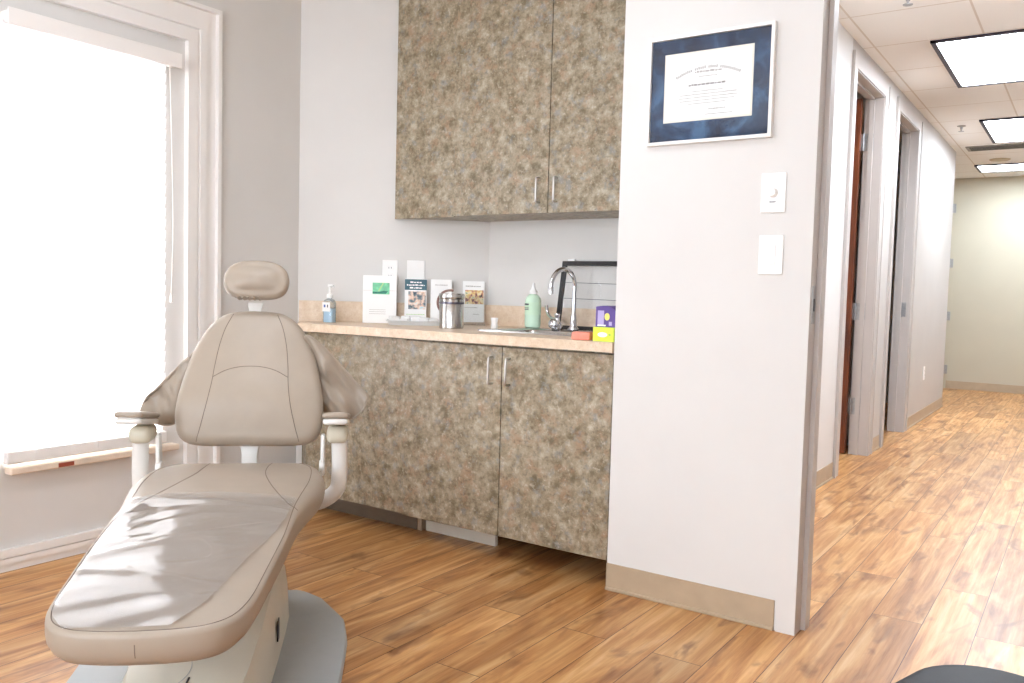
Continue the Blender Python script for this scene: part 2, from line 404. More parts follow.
# room doorway frame on the partition end
b = new()
box(b, -.80, -.741, YP - .004, YP, 0, 2.36); box(b, -.741, -.737, YP - .004, YP + .172, 0, 2.36)
box(b, -.737, -.722, YP + .06, YP + .11, 0, 2.30)
box(b, .20, .22, YP - .004, YP + .172, 0, 2.36); box(b, -.741, .22, YP - .004, YP + .172, 2.30, 2.32)
tr1 = struct('trim_1', b, M['steel_frame'], 'grey steel door frame on the end of the partition wall', cat='door frame')
sp = new(); box(sp, -.737, -.7345, YP + .014, YP + .05, 1.0, 1.12); obj('strike_plate', sp, M['hinge'], tr1, label='silver strike plate')
obj('latch_hole', B(-.735, -.7335, YP + .024, YP + .038, 1.04, 1.08), M['black'], tr1, label='dark latch hole')
obj('casing_face', B(-.80, -.7375, YP - .0065, YP - .0035, 0, 2.36), M['wall'], tr1, label='white painted face')

# baseboards
def cove(name, x0, x1, y0, y1, side, label):
    b = new(); h = .10
    if side == 'y': box(b, x0, x1, y0, y1, 0, h, bev=.002); box(b, x0, x1, y0 - .007, y0 + .002, 0, .012, bev=.003)
    else: box(b, x0, x1, y0, y1, 0, h, bev=.002); box(b, x1 - .002, x1 + .007, y0, y1, 0, .012, bev=.003)
    return struct(name, b, M['base_vinyl'], label, cat='baseboard')
cove('baseboard_partition', -1.421, -.805, YP - .004, YP - .0002, 'y', 'taupe vinyl baseboard along the white partition wall')
cove('baseboard_hall', HX + .0002, HX + .004, YP + .17, D1[0] - .105, 'x', 'taupe vinyl baseboard before the nearer hallway doorway')
cove('baseboard_hall_middle', HX + .0002, HX + .004, D1[1] + .105, D2[0] - .105, 'x', 'short taupe vinyl baseboard between the two hallway doorways')
cove('baseboard_hall_far', HX + .0002, HX + .004, D2[1] + .105, HE, 'x', 'taupe vinyl baseboard past the farther hallway doorway')
cove('baseboard_end', -1.50, .33, 11.945, 11.9498, 'y', 'taupe vinyl baseboard along the cream end wall')
# window casing: a stepped picture-frame moulding, and its low companion along the floor
def casing_profile(): return [(0, .026), (.044, .026), (.048, .014), (.058, .014), (.062, .024), (.094, .024), (.098, .012), (.146, .012), (.148, .03), (.166, .03)]
def sweep_casing(bm, path, dirs):
    """path: corner points on the inner edge (y,z); dirs: outward (y,z) offset per corner"""
    pr_ = [(0, 0)] + casing_profile() + [(.166, 0)]
    rows = []
    for (y, z), (dy, dz) in zip(path, dirs):
        rows.append([bm.verts.new((XW + h, y + dy * d, z + dz * d)) for d, h in pr_])
    for a, c in zip(rows, rows[1:]):
        for i in range(len(pr_)):
            j = (i + 1) % len(pr_); bm.faces.new((a[i], a[j], c[j], c[i]))
    bm.faces.new(rows[0]); bm.faces.new(rows[-1][::-1])
b = new(); sweep_casing(b, [(2.264, 0), (2.264, 2.105), (1.40, 2.105), (1.40, 0)], [(1, 0), (1, 1), (-1, 1), (-1, 0)])
struct('trim_4', b, M['trim_white'], 'white stepped moulding framing the window bay', cat='moulding')
b = new()
for z0, z1, h in ((0, .03, .012), (.03, .05, .022), (.05, .056, .014), (.056, .083, .024)): box(b, XW, XW + h, 1.40, 2.264, z0, z1)
box(b, XW, XW + .014, -2.4, 1.234, 0, .09); box(b, XW, XW + .014, 2.43, 2.90, 0, .09)
struct('baseboard_left', b, M['trim_white'], 'white stepped baseboard under the window', cat='baseboard')

# window: frame, pane and sill
b = new()
for y0, y1, z0, z1 in ((WY0, WY0 + .03, WZ0, WZ1), (WY1 - .03, WY1, WZ0, WZ1), (WY0, WY1, WZ0, WZ0 + .03), (WY0, WY1, WZ1 - .03, WZ1)): box(b, XW - .12, XW - .08, y0, y1, z0, z1)
w1 = struct('window_1', b, M['trim_white'], 'tall window glowing behind the white blind', cat='window')
obj('window_pane', B(XW - .102, XW - .098, WY0 + .03, WY1 - .03, WZ0 + .03, WZ1 - .03), M['glass'], w1)
sill = obj('window_sill', B(XW, XW + .052, 1.518, 2.21, .362, .388, bev=.005), M['wood_trim'], w1, label='pale wood sill ledge')
obj('sill_sticker', B(XW + .0515, XW + .0528, 1.69, 1.75, .366, .382), M['rust'], sill, label='red-brown mark on the sill edge')

# blind
bl = thing('window_blind', 'white horizontal blind covering the bright window', 'blind', (XW, 1.845, .40))
y0, y1 = -.33, .352; ys0, ys1 = -.338, .306
hr = new(); box(hr, .008, .066, y0, y1, 1.575, 1.620, bev=.006); obj('headrail', hr, M['trim_white'], bl)
obj('valance', B(.066, .074, y0 - .004, y1 + .004, 1.566, 1.626, bev=.003), M['trim_white'], bl)
sl = new(); pitch = .046; nsl = 33; tilt = math.radians(72)
for i in range(nsl):
    z = 1.56 - i * pitch
    if z < .055: break
    prof = []
    for k in range(6):
        s = -.5 + k / 5; x = .030 + s * .051 * math.cos(tilt); zz = z + s * .051 * math.sin(tilt)
        cu = .003 * (1 - 4 * s * s); prof.append((x + cu * math.sin(tilt), zz - cu * math.cos(tilt)))
    top = [[sl.verts.new((x, yy, zz)) for x, zz in prof] for yy in (ys0, ys1)]
    bot = [[sl.verts.new((x - .0024 * math.sin(tilt), yy, zz + .0024 * math.cos(tilt))) for x, zz in prof] for yy in (ys0, ys1)]
    for k in range(5):
        sl.faces.new((top[0][k], top[0][k+1], top[1][k+1], top[1][k])); sl.faces.new((bot[0][k+1], bot[0][k], bot[1][k], bot[1][k+1]))
    for e in (0, 1): sl.faces.new(top[e] + bot[e][::-1])
    sl.faces.new((top[0][0], top[1][0], bot[1][0], bot[0][0])); sl.faces.new((top[0][5], bot[0][5], bot[1][5], top[1][5]))
obj('slats', sl, M['slat'], bl)
br_ = new(); box(br_, .012, .05, ys0, ys1, .002, .05, bev=.006); obj('bottom_rail', br_, M['trim_white'], bl)
for yy in (-.24, .0, .21):
    c = new(); tube(c, [(.056, yy, 1.6), (.056, yy, .02)], .0011, 6, sub=1); obj('ladder_cord', c, M['trim_white'], bl)
c = new(); tube(c, [(.07, .30, 1.58), (.068, .318, .95), (.066, .312, .62)], .0018, 6); lathe(c, [(.003, 0), (.006, -.012), (.0075, -.035), (0, -.04)], 10, .066, .312, .63)
obj('pull_cord', c, M['trim_white'], bl, smooth=True)

# ------------------------------------------------------------------ cabinets
# upper
up = thing('wall_cabinet', 'mottled stone-laminate upper cabinet hung above the counter', 'cabinet', (-2.15, 3.35, 1.424))
L = lambda pts: [(x + 2.15, y - 3.35) for x, y in pts]
b = new(); prism(b, L([(-2.884, 3.203), (-1.424, 3.203), (-1.424, 3.508), (-2.548, 3.508), (-2.884, 3.228)]), 0, 1.19)
obj('cabinet_body', b, M['laminate'], up)
obj('filler_panel', B(-2.888 + 2.15, -2.518 + 2.15, 3.189 - 3.35, 3.202 - 3.35, -.004, 1.19), M['laminate'], up)
def pull(parent, x, y, z0, z1):
    c = new(); tube(c, [(x, y, z0), (x, y - .022, z0), (x, y - .03, z0 + .008), (x, y - .031, (z0+z1)/2), (x, y - .03, z1 - .008), (x, y - .022, z1), (x, y, z1)], .0048, 10, sub=5)
    obj('handle', c, M['nickel'], parent, smooth=True)
for x0, x1, hx in ((-2.516, -1.9955, -2.038), (-1.9915, -1.45, -1.948)):
    d = obj('door', B(x0 + 2.15, x1 + 2.15, 3.182 - 3.35, 3.2015 - 3.35, 0, 1.19, bev=.0015), M['laminate'], up)
    pull(d, hx + 2.15, 3.182 - 3.35, .046, .150)
# base
bc = thing('base_cabinet', 'mottled stone-laminate sink base cabinet under the counter', 'cabinet', (-2.2, 3.0, 0))
L = lambda pts: [(x + 2.2, y - 3.0) for x, y in pts]
outer = [(-3.035, 2.785), (-1.428, 2.785), (-1.428, 3.50), (-2.548, 3.50), (-3.235, 2.92)]
b = new(); prism(b, L(outer), .102, .120)
for p, q in zip(outer, outer[1:] + outer[:1]):
    if p == outer[0]: continue
    P_, Q_ = Vector(p), Vector(q); dn = (Q_ - P_).normalized(); nn = Vector((-dn.y, dn.x)) * .016
    prism(b, L([tuple(P_), tuple(Q_), tuple(Q_ + nn), tuple(P_ + nn)]), .120, .865)
prism(b, L([(-3.035, 2.785), (-1.428, 2.785), (-1.428, 2.80), (-3.035, 2.80)]), .80, .865)
prism(b, L([(-3.035, 2.785), (-2.42, 2.785), (-2.42, 2.80), (-3.035, 2.80)]), .120, .80)
obj('cabinet_body', b, M['laminate'], bc)
obj('filler_panel', B(-3.035 + 2.2, -2.423 + 2.2, 2.763 - 3, 2.7845 - 3, .106, .862), M['laminate'], bc)
for x0, x1, hx in ((-2.421, -1.9195, -1.962), (-1.9155, -1.428, -1.879)):
    d = obj('door', B(x0 + 2.2, x1 + 2.2, 2.755 - 3, 2.7845 - 3, .102, .858, bev=.0015), M['laminate'], bc)
    pull(d, hx + 2.2, 2.755 - 3, .711, .815)
obj('toe_kick', B(-3.12 + 2.2, -2.455 + 2.2, 2.895 - 3, 2.96 - 3, 0, .101), M['toe'], bc, label='dark brown toe kick')
obj('toe_kick_end', B(-2.4545 + 2.2, -2.43 + 2.2, 2.897 - 3, 2.96 - 3, 0, .101), M['base_vinyl'], bc, label='pale end of the toe kick')
obj('access_board', B(-2.418 + 2.2, -2.037 + 2.2, 2.912 - 3, 2.93 - 3, 0, .101), M['raw_white'], bc, label='white board under the left door')
# countertop with splash
ct = thing('countertop', 'beige speckled laminate countertop with low backsplash', 'countertop', (-2.2, 3.1, .867))
L = lambda pts: [(x + 2.2, y - 3.1) for x, y in pts]
SX0, SX1, SY0, SY1 = -2.205, -1.615, 2.955, 3.43
b = new()
th = .037
back = lambda x: 2.905 + (x + 3.263) * .8421 - .002
prism(b, L([(-3.07, 2.733), (SX0 + .02, 2.733), (SX0 + .02, YBK - .003), (-2.542, YBK - .003), (-3.255, 2.909)]), 0, th)
prism(b, L([(SX0 + .02, 2.733), (-1.423, 2.733), (-1.423, SY0 + .02), (SX0 + .02, SY0 + .02)]), 0, th)
prism(b, L([(SX0 + .02, SY1 - .02), (-1.423, SY1 - .02), (-1.423, YBK - .003), (SX0 + .02, YBK - .003)]), 0, th)
prism(b, L([(SX1 - .02, SY0 + .02), (-1.423, SY0 + .02), (-1.423, SY1 - .02), (SX1 - .02, SY1 - .02)]), 0, th)
obj('counter_slab', b, M['counter'], ct)
b = new(); nx, ny = .644 * .018, -.765 * .018
prism(b, L([(-3.255, 2.908), (-2.542, 3.509), (-1.424, 3.509), (-1.424, 3.491), (-2.535, 3.491), (-3.243, 2.894)]), th + .0005, .139)
obj('backsplash', b, M['counter'], ct)
# sink
sk = thing('sink', 'small stainless steel sink set into the countertop', 'sink', (-1.91, 3.19, .904))
b = new(); ox0, ox1, oy0, oy1 = SX0 + 1.91, SX1 + 1.91, SY0 - 3.19, SY1 - 3.19
ix0, ix1, iy0, iy1 = ox0 + .05, ox1 - .05, oy0 + .04, oy1 - .13
def rrect(x0, x1, y0, y1, r, n=6):
    out = []
    for cx, cy, a0 in ((x1 - r, y1 - r, 0), (x0 + r, y1 - r, 90), (x0 + r, y0 + r, 180), (x1 - r, y0 + r, 270)):
        for k in range(n + 1):
            a = math.radians(a0 + 90 * k / n); out.append((cx + r * math.cos(a), cy + r * math.sin(a)))
    return out
loops = []
for pts, z in ((rrect(ox0, ox1, oy0, oy1, .03), .0005), (rrect(ox0 + .002, ox1 - .002, oy0 + .002, oy1 - .002, .03), .006), (rrect(ox0 + .012, ox1 - .012, oy0 + .012, oy1 - .012, .025), .0065),
               (rrect(ix0 - .006, ix1 + .006, iy0 - .006, iy1 + .006, .05), .004), (rrect(ix0, ix1, iy0, iy1, .05), -.004), (rrect(ix0 + .012, ix1 - .012, iy0 + .012, iy1 - .012, .05), -.13), (rrect(ix0 + .04, ix1 - .04, iy0 + .04, iy1 - .04, .03), -.15)):
    loops.append([b.verts.new((x, y, z)) for x, y in pts])
for a, c in zip(loops, loops[1:]):
    for i in range(len(a)): b.faces.new((a[i], a[(i+1) % len(a)], c[(i+1) % len(a)], c[i]))
b.faces.new(loops[-1]); obj('basin', b, M['steel'], sk, smooth=50)
b = new(); lathe(b, [(0, 0), (.03, 0), (.035, .004), (.035, .006), (0, .004)], 20, (ix0+ix1)/2, (iy0+iy1)/2, -.15); obj('drain', b, M['chrome'], sk)
# faucet
fa = thing('faucet', 'chrome gooseneck faucet behind the sink', 'faucet', (-1.955, 3.37, .9105))
b = new(); lathe(b, [(.026, 0), (.026, .006), (.017, .014), (.014, .05), (.0115, .07), (.0105, .075)], 24)
tube(b, [(0, 0, .07), (0, 0, .16), (0, 0, .205), (-.004, -.014, .245), (-.016, -.052, .272), (-.031, -.098, .262), (-.040, -.130, .222), (-.042, -.136, .185)], .0105, 16, sub=8)
lathe(b, [(.0125, 0), (.0125, .028), (.0105, .032)], 18, -.042, -.136, .160); obj('spout', b, M['chrome'], fa, smooth=50)
b = new(); lathe(b, [(.026, 0), (.027, .012), (.02, .03), (.012, .036), (.011, .055), (.014, .06), (.013, .07), (0, .074)], 24, -.075, -.02, 0)
tube(b, [(-.075, -.02, .05), (-.105, -.01, .048), (-.14, .004, .068), (-.155, .012, .105)], .007, 12, rads=(.006, .0085)); obj('lever', b, M['chrome'], fa, smooth=50)
b = new(); lathe(b, [(.02, -.006), (.024, 0), (.024, .012), (.018, .02), (0, .022)], 20, mat=Matrix.Translation((-.068, -.058, .024)) @ Matrix.Rotation(math.radians(75), 4, 'X')); obj('side_knob', b, M['chrome'], fa, smooth=50)

# ------------------------------------------------------------------ things on the counter
CT = .9042
AW = Vector((-3.263, 2.905, 0)); AD = Vector((.765, .644, 0)); AN = Vector((.644, -.765, 0)); ARZ = math.atan2(.644, .765)
def onwall(t, off, z): p = AW + AD * t + AN * off; return (p.x, p.y, z)
# local frame for wall-parallel things: +x along the wall, -y into the room
hs = thing('sanitizer_bottle', 'clear pump bottle of blue hand sanitizer at left end of counter', 'bottle', onwall(.168, .12, CT)); hs.scale = (1.12, 1.12, 1.1)
b = new(); prism(b, rrect(-.026, .026, -.017, .017, .012), .001, .062)
obj('gel', b, M['gel_blue'], hs, smooth=True)
b = new(); lp = []
for s, z in ((.97, 0), (1, .004), (1, .085), (.8, .098), (.36, .104), (.34, .11)): lp.append([b.verts.new((x * s, y * s, z)) for x, y in rrect(-.028, .028, -.019, .019, .013)])
for a, c in zip(lp, lp[1:]):
    for i in range(len(a)): b.faces.new((a[i], a[(i+1) % len(a)], c[(i+1) % len(a)], c[i]))
b.faces.new(lp[0][::-1]); b.faces.new(lp[-1]); obj('bottle_body', b, M['bottle_clear'], hs, smooth=40)
lbl = obj('bottle_label', B(-.023, .023, -.0205, -.0195, .048, .088), M['paper'], hs, label='white label')
for x0, x1 in ((-.014, -.004), (.006, .012)): obj('label_print', B(x0, x1, -.021, -.0204, .066, .078), plain('blue_ink', '#5a6fb0', .6) if x0 < 0 else M['ink_dark'], lbl)
b = new(); lathe(b, [(.013, .108), (.013, .122), (.009, .126), (.005, .128), (.005, .155), (.009, .157), (.009, .166), (0, .168)], 16); tube(b, [(0, 0, .161), (.02, -.006, .162), (.03, -.009, .157)], .0045, 8); obj('pump', b, M['paper'], hs, smooth=50)

wc = thing('paper_carton', 'white paper carton with green leaf print leaning by wall plate', 'carton', onwall(.405, .06, CT), ARZ)
obj('carton_body', B(-.082, .082, -.02, .02, 0, .234, bev=.0015), M['paper'], wc)
pp = obj('cover_print', B(-.035, .047, -.0212, -.0202, .142, .198), M['green'], wc, label='green leaf picture')
b = new(); prism(b, [(-.035, .0), (.03, .0), (.04, .012), (.02, .014), (-.01, .008), (-.035, .01)], 0, .0008, mat=Matrix.Translation((0, -.0214, .145)) @ Matrix.Rotation(PI/2, 4, 'X')); obj('leaf_shape', b, M['green_dark'], pp)
b = new(); prism(b, [(.0, .0), (.008, .0), (.03, .04), (.024, .042)], 0, .0008, mat=Matrix.Translation((-.01, -.0214, .156)) @ Matrix.Rotation(PI/2, 4, 'X')); obj('leaf_shape', b, M['lime_print'], pp)
obj('cover_line', B(-.08, .08, -.0206, -.0201, .1595, .1605), M['ink'], wc)
for z in (.045, .055, .065): obj('print_line', B(-.05, .03, -.0206, -.0201, z, z + .0015), M['ink'], wc)

def outlet(name, label, loc, rz, z, w=.076, kind='outlet', h=.122, group=None):
    t = thing(name, label, kind, (loc[0], loc[1], z), rz, group)
    obj('cover_plate', B(-w/2, w/2, -.006, -.0005, -h/2, h/2, bev=.0025), M['plate_white'], t); return t
def receptacle(t):
    for z in (-.02, .02):
        r = obj('receptacle', B(-.016, .016, -.0078, -.0058, z - .0135, z + .0135, bev=.0008), M['plate_white'], t)
        s = new()
        for x in (-.006, .006): box(s, x - .0012, x + .0012, -.0082, -.0076, z - .002, z + .006)
        obj('slots', s, M['ink_dark'], r)
p = onwall(.45, .0, 0); o1 = outlet('wall_outlet', 'white outlet plate on wall above the green-printed carton', p, ARZ, 1.157); receptacle(o1)
p = onwall(.578, .0, 0); o2 = outlet('blank_plate', 'blank white wall plate above the teal brochure', p, ARZ, 1.158, .088, 'wall plate')
obj('screw', B(-.003, .003, -.0075, -.0058, -.045, -.039), M['plate_white'], o2)

def brochure(name, label, t, off, w, z0, z1, lean=.12, holder=False):
    e = thing(name, label, 'brochure', onwall(t, off, z0), ARZ)
    R = Matrix.Rotation(-lean, 4, 'X'); h = z1 - z0
    obj('cover_sheet', B(-w/2, w/2, -.003, .003, .002, h, mat=R), M['paper'], e)
    return e, R, h
def strokes(bm, x0, x1, z, hgt, y, R, seed, gap=.35):
    rnd = random.Random(seed); x = x0
    while x < x1:
        w = rnd.uniform(.6, 2.2) * hgt; box(bm, x, min(x + w, x1), y - .0006, y, z, z + hgt * rnd.uniform(.6, 1), mat=R); x += w + hgt * gap
# teal brochure in a low clear holder
e, R, h = brochure('brochure', 'brochure with teal heading and portrait photo, behind the gauze tray', .58, .07, .108, CT, 1.127)
hd = obj('heading', B(-.054, .054, -.0040, -.0029, h - .055, h - .002, mat=R), M['teal'], e, label='teal heading band')
b = new()
for k, (x0, x1) in enumerate(((-.028, .028), (-.044, .044), (-.03, .03))): strokes(b, x0, x1, h - .02 - .014 * k, .008, -.004, R, k)
obj('heading_text', b, M['paper'], hd)
obj('cover_photo', B(-.036, .05, -.0038, -.0029, h - .15, h - .062, mat=R), M['photo_portrait'], e)
b = new(); strokes(b, -.045, .045, h - .178, .004, -.003, R, 9); obj('print_line', b, M['lime_print'], e)
# white brochure with a brown sweep
e, R, h = brochure('brochure', 'white brochure with brown curved stripe left of the steel canister', .706, .07, .104, CT, 1.128)
b = new(); pts = []
for k in range(13):
    a = math.radians(75 + 150 * k / 12); pts.append((.045 + .062 * math.cos(a), -.0040, h - .115 + .062 * math.sin(a)))
tube(b, pts, .006, 8, sub=1, flat=.3); bmesh.ops.transform(b, matrix=R, verts=b.verts[:]); obj('curved_stripe', b, plain('brown_print', '#8a6a62', .5), e)
b = new(); strokes(b, -.03, .03, h - .03, .005, -.003, R, 12); obj('print_line', b, M['ink'], e)
# group-photo brochure in an acrylic stand
e, R, h = brochure('brochure', 'brochure with a group photo in clear stand right of the steel canister', .868, .05, .108, CT + .012, 1.124)
obj('cover_photo', B(-.042, .05, -.0038, -.0029, h - .115, h - .045, mat=R), M['photo_family'], e)
b = new(); strokes(b, -.04, .035, h - .028, .006, -.003, R, 21); obj('print_line', b, M['ink'], e)
for q in ((-.045, .02, h - .135, 22), (-.0, .03, .04, 23)): b = new(); strokes(b, q[0], q[1], q[2], .004, -.003, R, q[3]); obj('print_line', b, M['ink'], e)
obj('holder', B(-.058, .058, -.009, -.006, -.011, .135, mat=R), M['acrylic'], e, label='clear acrylic stand')
obj('holder_base', B(-.058, .058, -.05, .02, -.0118, -.009), M['acrylic'], e)

# tray of gauze
ty = thing('gauze_tray', 'shallow clear tray heaped with white gauze pads before the brochures', 'tray', onwall(.578, .20, CT), ARZ)
b = new(); lp = []
for pts, z in ((rrect(-.118, .118, -.058, .058, .02), 0), (rrect(-.128, .128, -.066, .066, .02), .022), (rrect(-.133, .133, -.071, .071, .02), .022), (rrect(-.133, .133, -.071, .071, .02), .019), (rrect(-.126, .126, -.063, .063, .02), .019), (rrect(-.116, .116, -.056, .056, .02), .002)): lp.append([b.verts.new((x, y, z)) for x, y in pts])
for a, c in zip(lp, lp[1:]):
    for i in range(len(a)): b.faces.new((a[i], a[(i+1) % len(a)], c[(i+1) % len(a)], c[i]))
b.faces.new(lp[0][::-1]); b.faces.new(lp[-1]); obj('tray_body', b, plain('frosted_tray', '#d8dadb', .3), ty, smooth=40)
rnd = random.Random(3); k = 0
for iy, yy in enumerate((-.03, .025)):
    for ix in range(5):
        x = -.09 + ix * .045 + rnd.uniform(-.006, .006)
        pos = (Matrix.Rotation(ARZ, 4, 'Z') @ Vector((x, yy, 0))); p0 = Vector(onwall(.578, .20, CT)) + pos
        b = new(); box(b, -.023, .023, -.026, .026, 0, .026 + rnd.uniform(0, .014), bev=.007, seg=3)
        g = obj('gauze_pad', b, M['gauze'], None, smooth=60); g.location = (p0.x, p0.y, CT + .0028); g.rotation_euler = (rnd.uniform(-.02, .02), rnd.uniform(-.02, .02), ARZ + rnd.uniform(-.35, .35))
        g['label'] = 'white gauze pad heaped in the clear tray'; g['category'] = 'gauze pad'; g['group'] = 'gauze pads in the tray'

cn = thing('canister', 'shiny steel lidded canister on counter before the brochures', 'canister', (-2.385, 3.02, CT))
b = new(); lathe(b, [(.052, 0), (.055, .003), (.055, .13), (.053, .133)], 40); obj('canister_body', b, M['steel'], cn, smooth=40)
b = new(); lathe(b, [(.057, .1335), (.058, .136), (.058, .152), (.055, .157), (0, .159)], 40); obj('lid', b, M['steel'], cn, smooth=40)
b = new(); lathe(b, [(.0562, .11), (.0566, .112), (.0566, .117), (.0562, .119)], 40); obj('band', b, plain('dark_steel_band', '#6a6874', .3, metal=.8), cn, smooth=40)

cu = obj('paper_cup', lathe(new(), [(0, .001), (.016, .0), (.0175, .004), (.0155, .014), (.0145, .03), (.017, .046), (.018, .05), (.016, .05), (.013, .03), (0, .026)], 24), M['paper'], None, smooth=50)
cu.location = (-2.275, 3.2, CT); cu['label'] = 'small white cup standing left of the sink'; cu['category'] = 'cup'

sb = thing('soap_bottle', 'mint green soap bottle with white nozzle on the sink corner', 'bottle', (-2.16, 3.345, .9112))
b = new(); lathe(b, [(.030, 0), (.036, .004), (.037, .02), (.037, .125), (.033, .14), (.022, .152), (.016, .156)], 32); obj('bottle_body', b, M['soap_green'], sb, smooth=50)
b = new(); lathe(b, [(.018, .1565), (.018, .172), (.013, .176), (.008, .19), (.004, .208), (0, .21)], 24); obj('nozzle', b, M['paper'], sb, smooth=50)
b = new(); lathe(b, [(.0374, .06), (.0377, .06), (.0377, .118), (.0374, .118)], 32); lb = obj('bottle_label', b, plain('pale_green_label', '#cfeccf', .5), sb)
for z, hh in ((.105, .007), (.09, .003), (.083, .003)):
    b = new()
    for k in range(6):
        a = math.radians(222 + 9 * k); box(b, -.0025, .0025, -.0005, .0005, z, z + hh, mat=Matrix.Translation((.0384 * math.cos(a), .0384 * math.sin(a), 0)) @ Matrix.Rotation(a + PI/2, 4, 'Z'))
    obj('label_print', b, M['ink_dark'], lb)

bf = thing('picture_frame', 'thin black frame with clear pane leaning on wall behind the faucet', 'frame', (-1.85, 3.425, .9052), 0)
R = Matrix.Rotation(-.175, 4, 'X'); W2, H2 = .235, .325
for nm, a in (('frame_bar', (-W2, -W2 + .022, -.008, .008, 0, H2)), ('frame_bar', (W2 - .022, W2, -.008, .008, 0, H2)), ('frame_bar', (-W2 + .022, W2 - .022, -.008, .008, 0, .02)), ('frame_bar', (-W2 + .022, W2 - .022, -.008, .008, H2 - .02, H2))):
    obj(nm, B(*a, bev=.0015, mat=R), M['black_frame'], bf)
obj('pane', B(-W2 + .02, W2 - .02, -.002, .001, .018, H2 - .018, mat=R), M['glass'], bf, label='clear pane')
for z in (.15, .225): obj('cross_wire', tube(new(), [R @ Vector((-W2 + .02, .004, z)), R @ Vector((W2 - .02, .004, z - .006))], .0012, 6, sub=1), M['ink_dark'], bf, label='thin grey wire')
obj('clip', B(-.205, -.17, -.009, .009, H2, H2 + .01, mat=R), M['paper'], bf, label='small white clip')

lb_ = thing('tissue_carton', 'lime green carton at the right end of the counter', 'carton', (-1.471, 2.80, CT))
obj('carton_body', B(-.044, .042, -.045, .045, 0, .052, bev=.0015), M['lime'], lb_)
b = new(); prism(b, [(.02 * math.cos(2*PI*k/24), .009 * math.sin(2*PI*k/24)) for k in range(24)], 0, .0007, mat=Matrix.Translation((-.004, -.0451, .025)) @ Matrix.Rotation(PI/2, 4, 'X')); obj('oval_print', b, M['paper'], lb_)
obj('print_line', B(.022, .029, -.0457, -.045, .024, .027), M['green_dark'], lb_)
pb = thing('glove_carton', 'purple carton stacked on the lime green carton', 'carton', (-1.472, 2.812, CT + .0525))
b = new(); pts = [(-.042, 0), (.042, 0), (.042, .054), (.034, .064), (.018, .074), (0, .078), (-.012, .078), (-.042, .074)]
prism(b, pts, -.04, .04, mat=Matrix.Rotation(PI/2, 4, 'X')); obj('carton_body', b, M['purple'], pb)
obj('side_stripe', B(-.034, -.008, -.0407, -.0401, .006, .06), M['lilac'], pb, label='lilac stripe')
b = new(); prism(b, [(.0105 * math.cos(2*PI*k/24), .0135 * math.sin(2*PI*k/24)) for k in range(24)], 0, .0008, mat=Matrix.Translation((.005, -.0402, .038)) @ Matrix.Rotation(PI/2, 4, 'X')); obj('round_print', b, M['yellow'], pb, label='yellow disc')
obj('corner_print', B(.013, .025, -.0407, -.0401, .006, .02), M['lilac'], pb)
obj('base_print', B(-.034, .0, -.0408, -.0402, .003, .008), M['paper'], pb)
b = new(); box(b, -.036, .036, -.028, .028, 0, .030, bev=.006, seg=3)
for v in b.verts: v.co += Vector((mnoise.noise(v.co * 60), mnoise.noise(v.co * 60 + Vector((5,5,5))), 0)) * .002
pk = obj('sponge', b, M['coral'], None, smooth=60); pk.location = (-1.575, 2.785, CT + .0002); pk.rotation_euler = (0, 0, .25)
pk['label'] = 'coral pink sponge beside the lime green carton'; pk['category'] = 'sponge'

# ------------------------------------------------------------------ things on the partition wall
dp = thing('framed_certificate', 'white framed certificate with navy mat on the partition wall', 'certificate', (-1.096, YP, 1.771))
FW, FH = .217, .181
for a in ((-FW, -FW + .011, -FH, FH), (FW - .011, FW, -FH, FH), (-FW + .011, FW - .011, -FH, -FH + .011), (-FW + .011, FW - .011, FH - .011, FH)):
    obj('frame_bar', B(a[0], a[1], -.024, -.0005, a[2], a[3], bev=.001), plain('silver_white_frame', '#e9e6e2', .35, metal=.15), dp)
obj('mat_board', B(-FW + .01, FW - .01, -.013, -.003, -FH + .01, FH - .01), M['navy'], dp)
cx0, cx1, cz0, cz1 = -.158, .150, -.107, .122
pc = obj('certificate_sheet', B(cx0, cx1, -.0145, -.0131, cz0, cz1), plain('cream_paper', '#f4efe2', .6), dp, label='cream certificate sheet')
b = new(); box(b, cx0 + .007, cx1 - .007, -.0149, -.0144, cz0 + .007, cz1 - .007); obj('sheet_face', b, M['paper'], pc)
b = new(); I = Matrix.Identity(4); n = 34
for k in range(n):
    if k in (9, 16, 22): continue
    a = math.radians(-27 + 54 * k / (n - 1)); r = .24
    box(b, -.0022, .0022, -.0153, -.0148, -.004, .004 if k % 3 else .006, mat=Matrix.Translation((r * math.sin(a) - .004, 0, r * math.cos(a) - .174)) @ Matrix.Rotation(a, 4, 'Y'))
obj('title_script', b, M['ink'], pc); b = new(); strokes(b, -.05, .046, .05, .007, -.0148, I, 32); strokes(b, -.035, .03, .036, .003, -.0148, I, 33)
obj('title_script', b, M['ink'], pc)
b = new(); strokes(b, -.07, .06, .008, .007, -.0148, I, 41); obj('name_script', b, plain('soft_ink', '#8f8c8a', .7), pc)
b = new()
for k, (x0, x1) in enumerate(((-.06, .05), (-.1, .1), (-.105, .1), (-.1, .09), (-.07, .06))): strokes(b, x0, x1, -.012 - .010 * k, .003, -.0148, I, 50 + k)
strokes(b, .0, .06, -.074, .004, -.0148, I, 60); strokes(b, -.01, .085, -.09, .003, -.0148, I, 61); obj('body_text', b, M['ink'], pc)
obj('glass', B(-FW + .011, FW - .011, -.0205, -.019, -FH + .011, FH - .011), M['glass'], dp)
dm = outlet('dimmer_switch', 'white dimmer with round knob on the partition wall', (-.868, YP), 0, 1.415, .079, 'switch', .126)
obj('knob', lathe(new(), [(.0155, 0), (.0155, .003), (.013, .014), (.011, .016), (0, .0165)], 24, mat=Matrix.Translation((0, -.006, .0)) @ Matrix.Rotation(PI/2, 4, 'X')), M['plate_white'], dm, smooth=40)
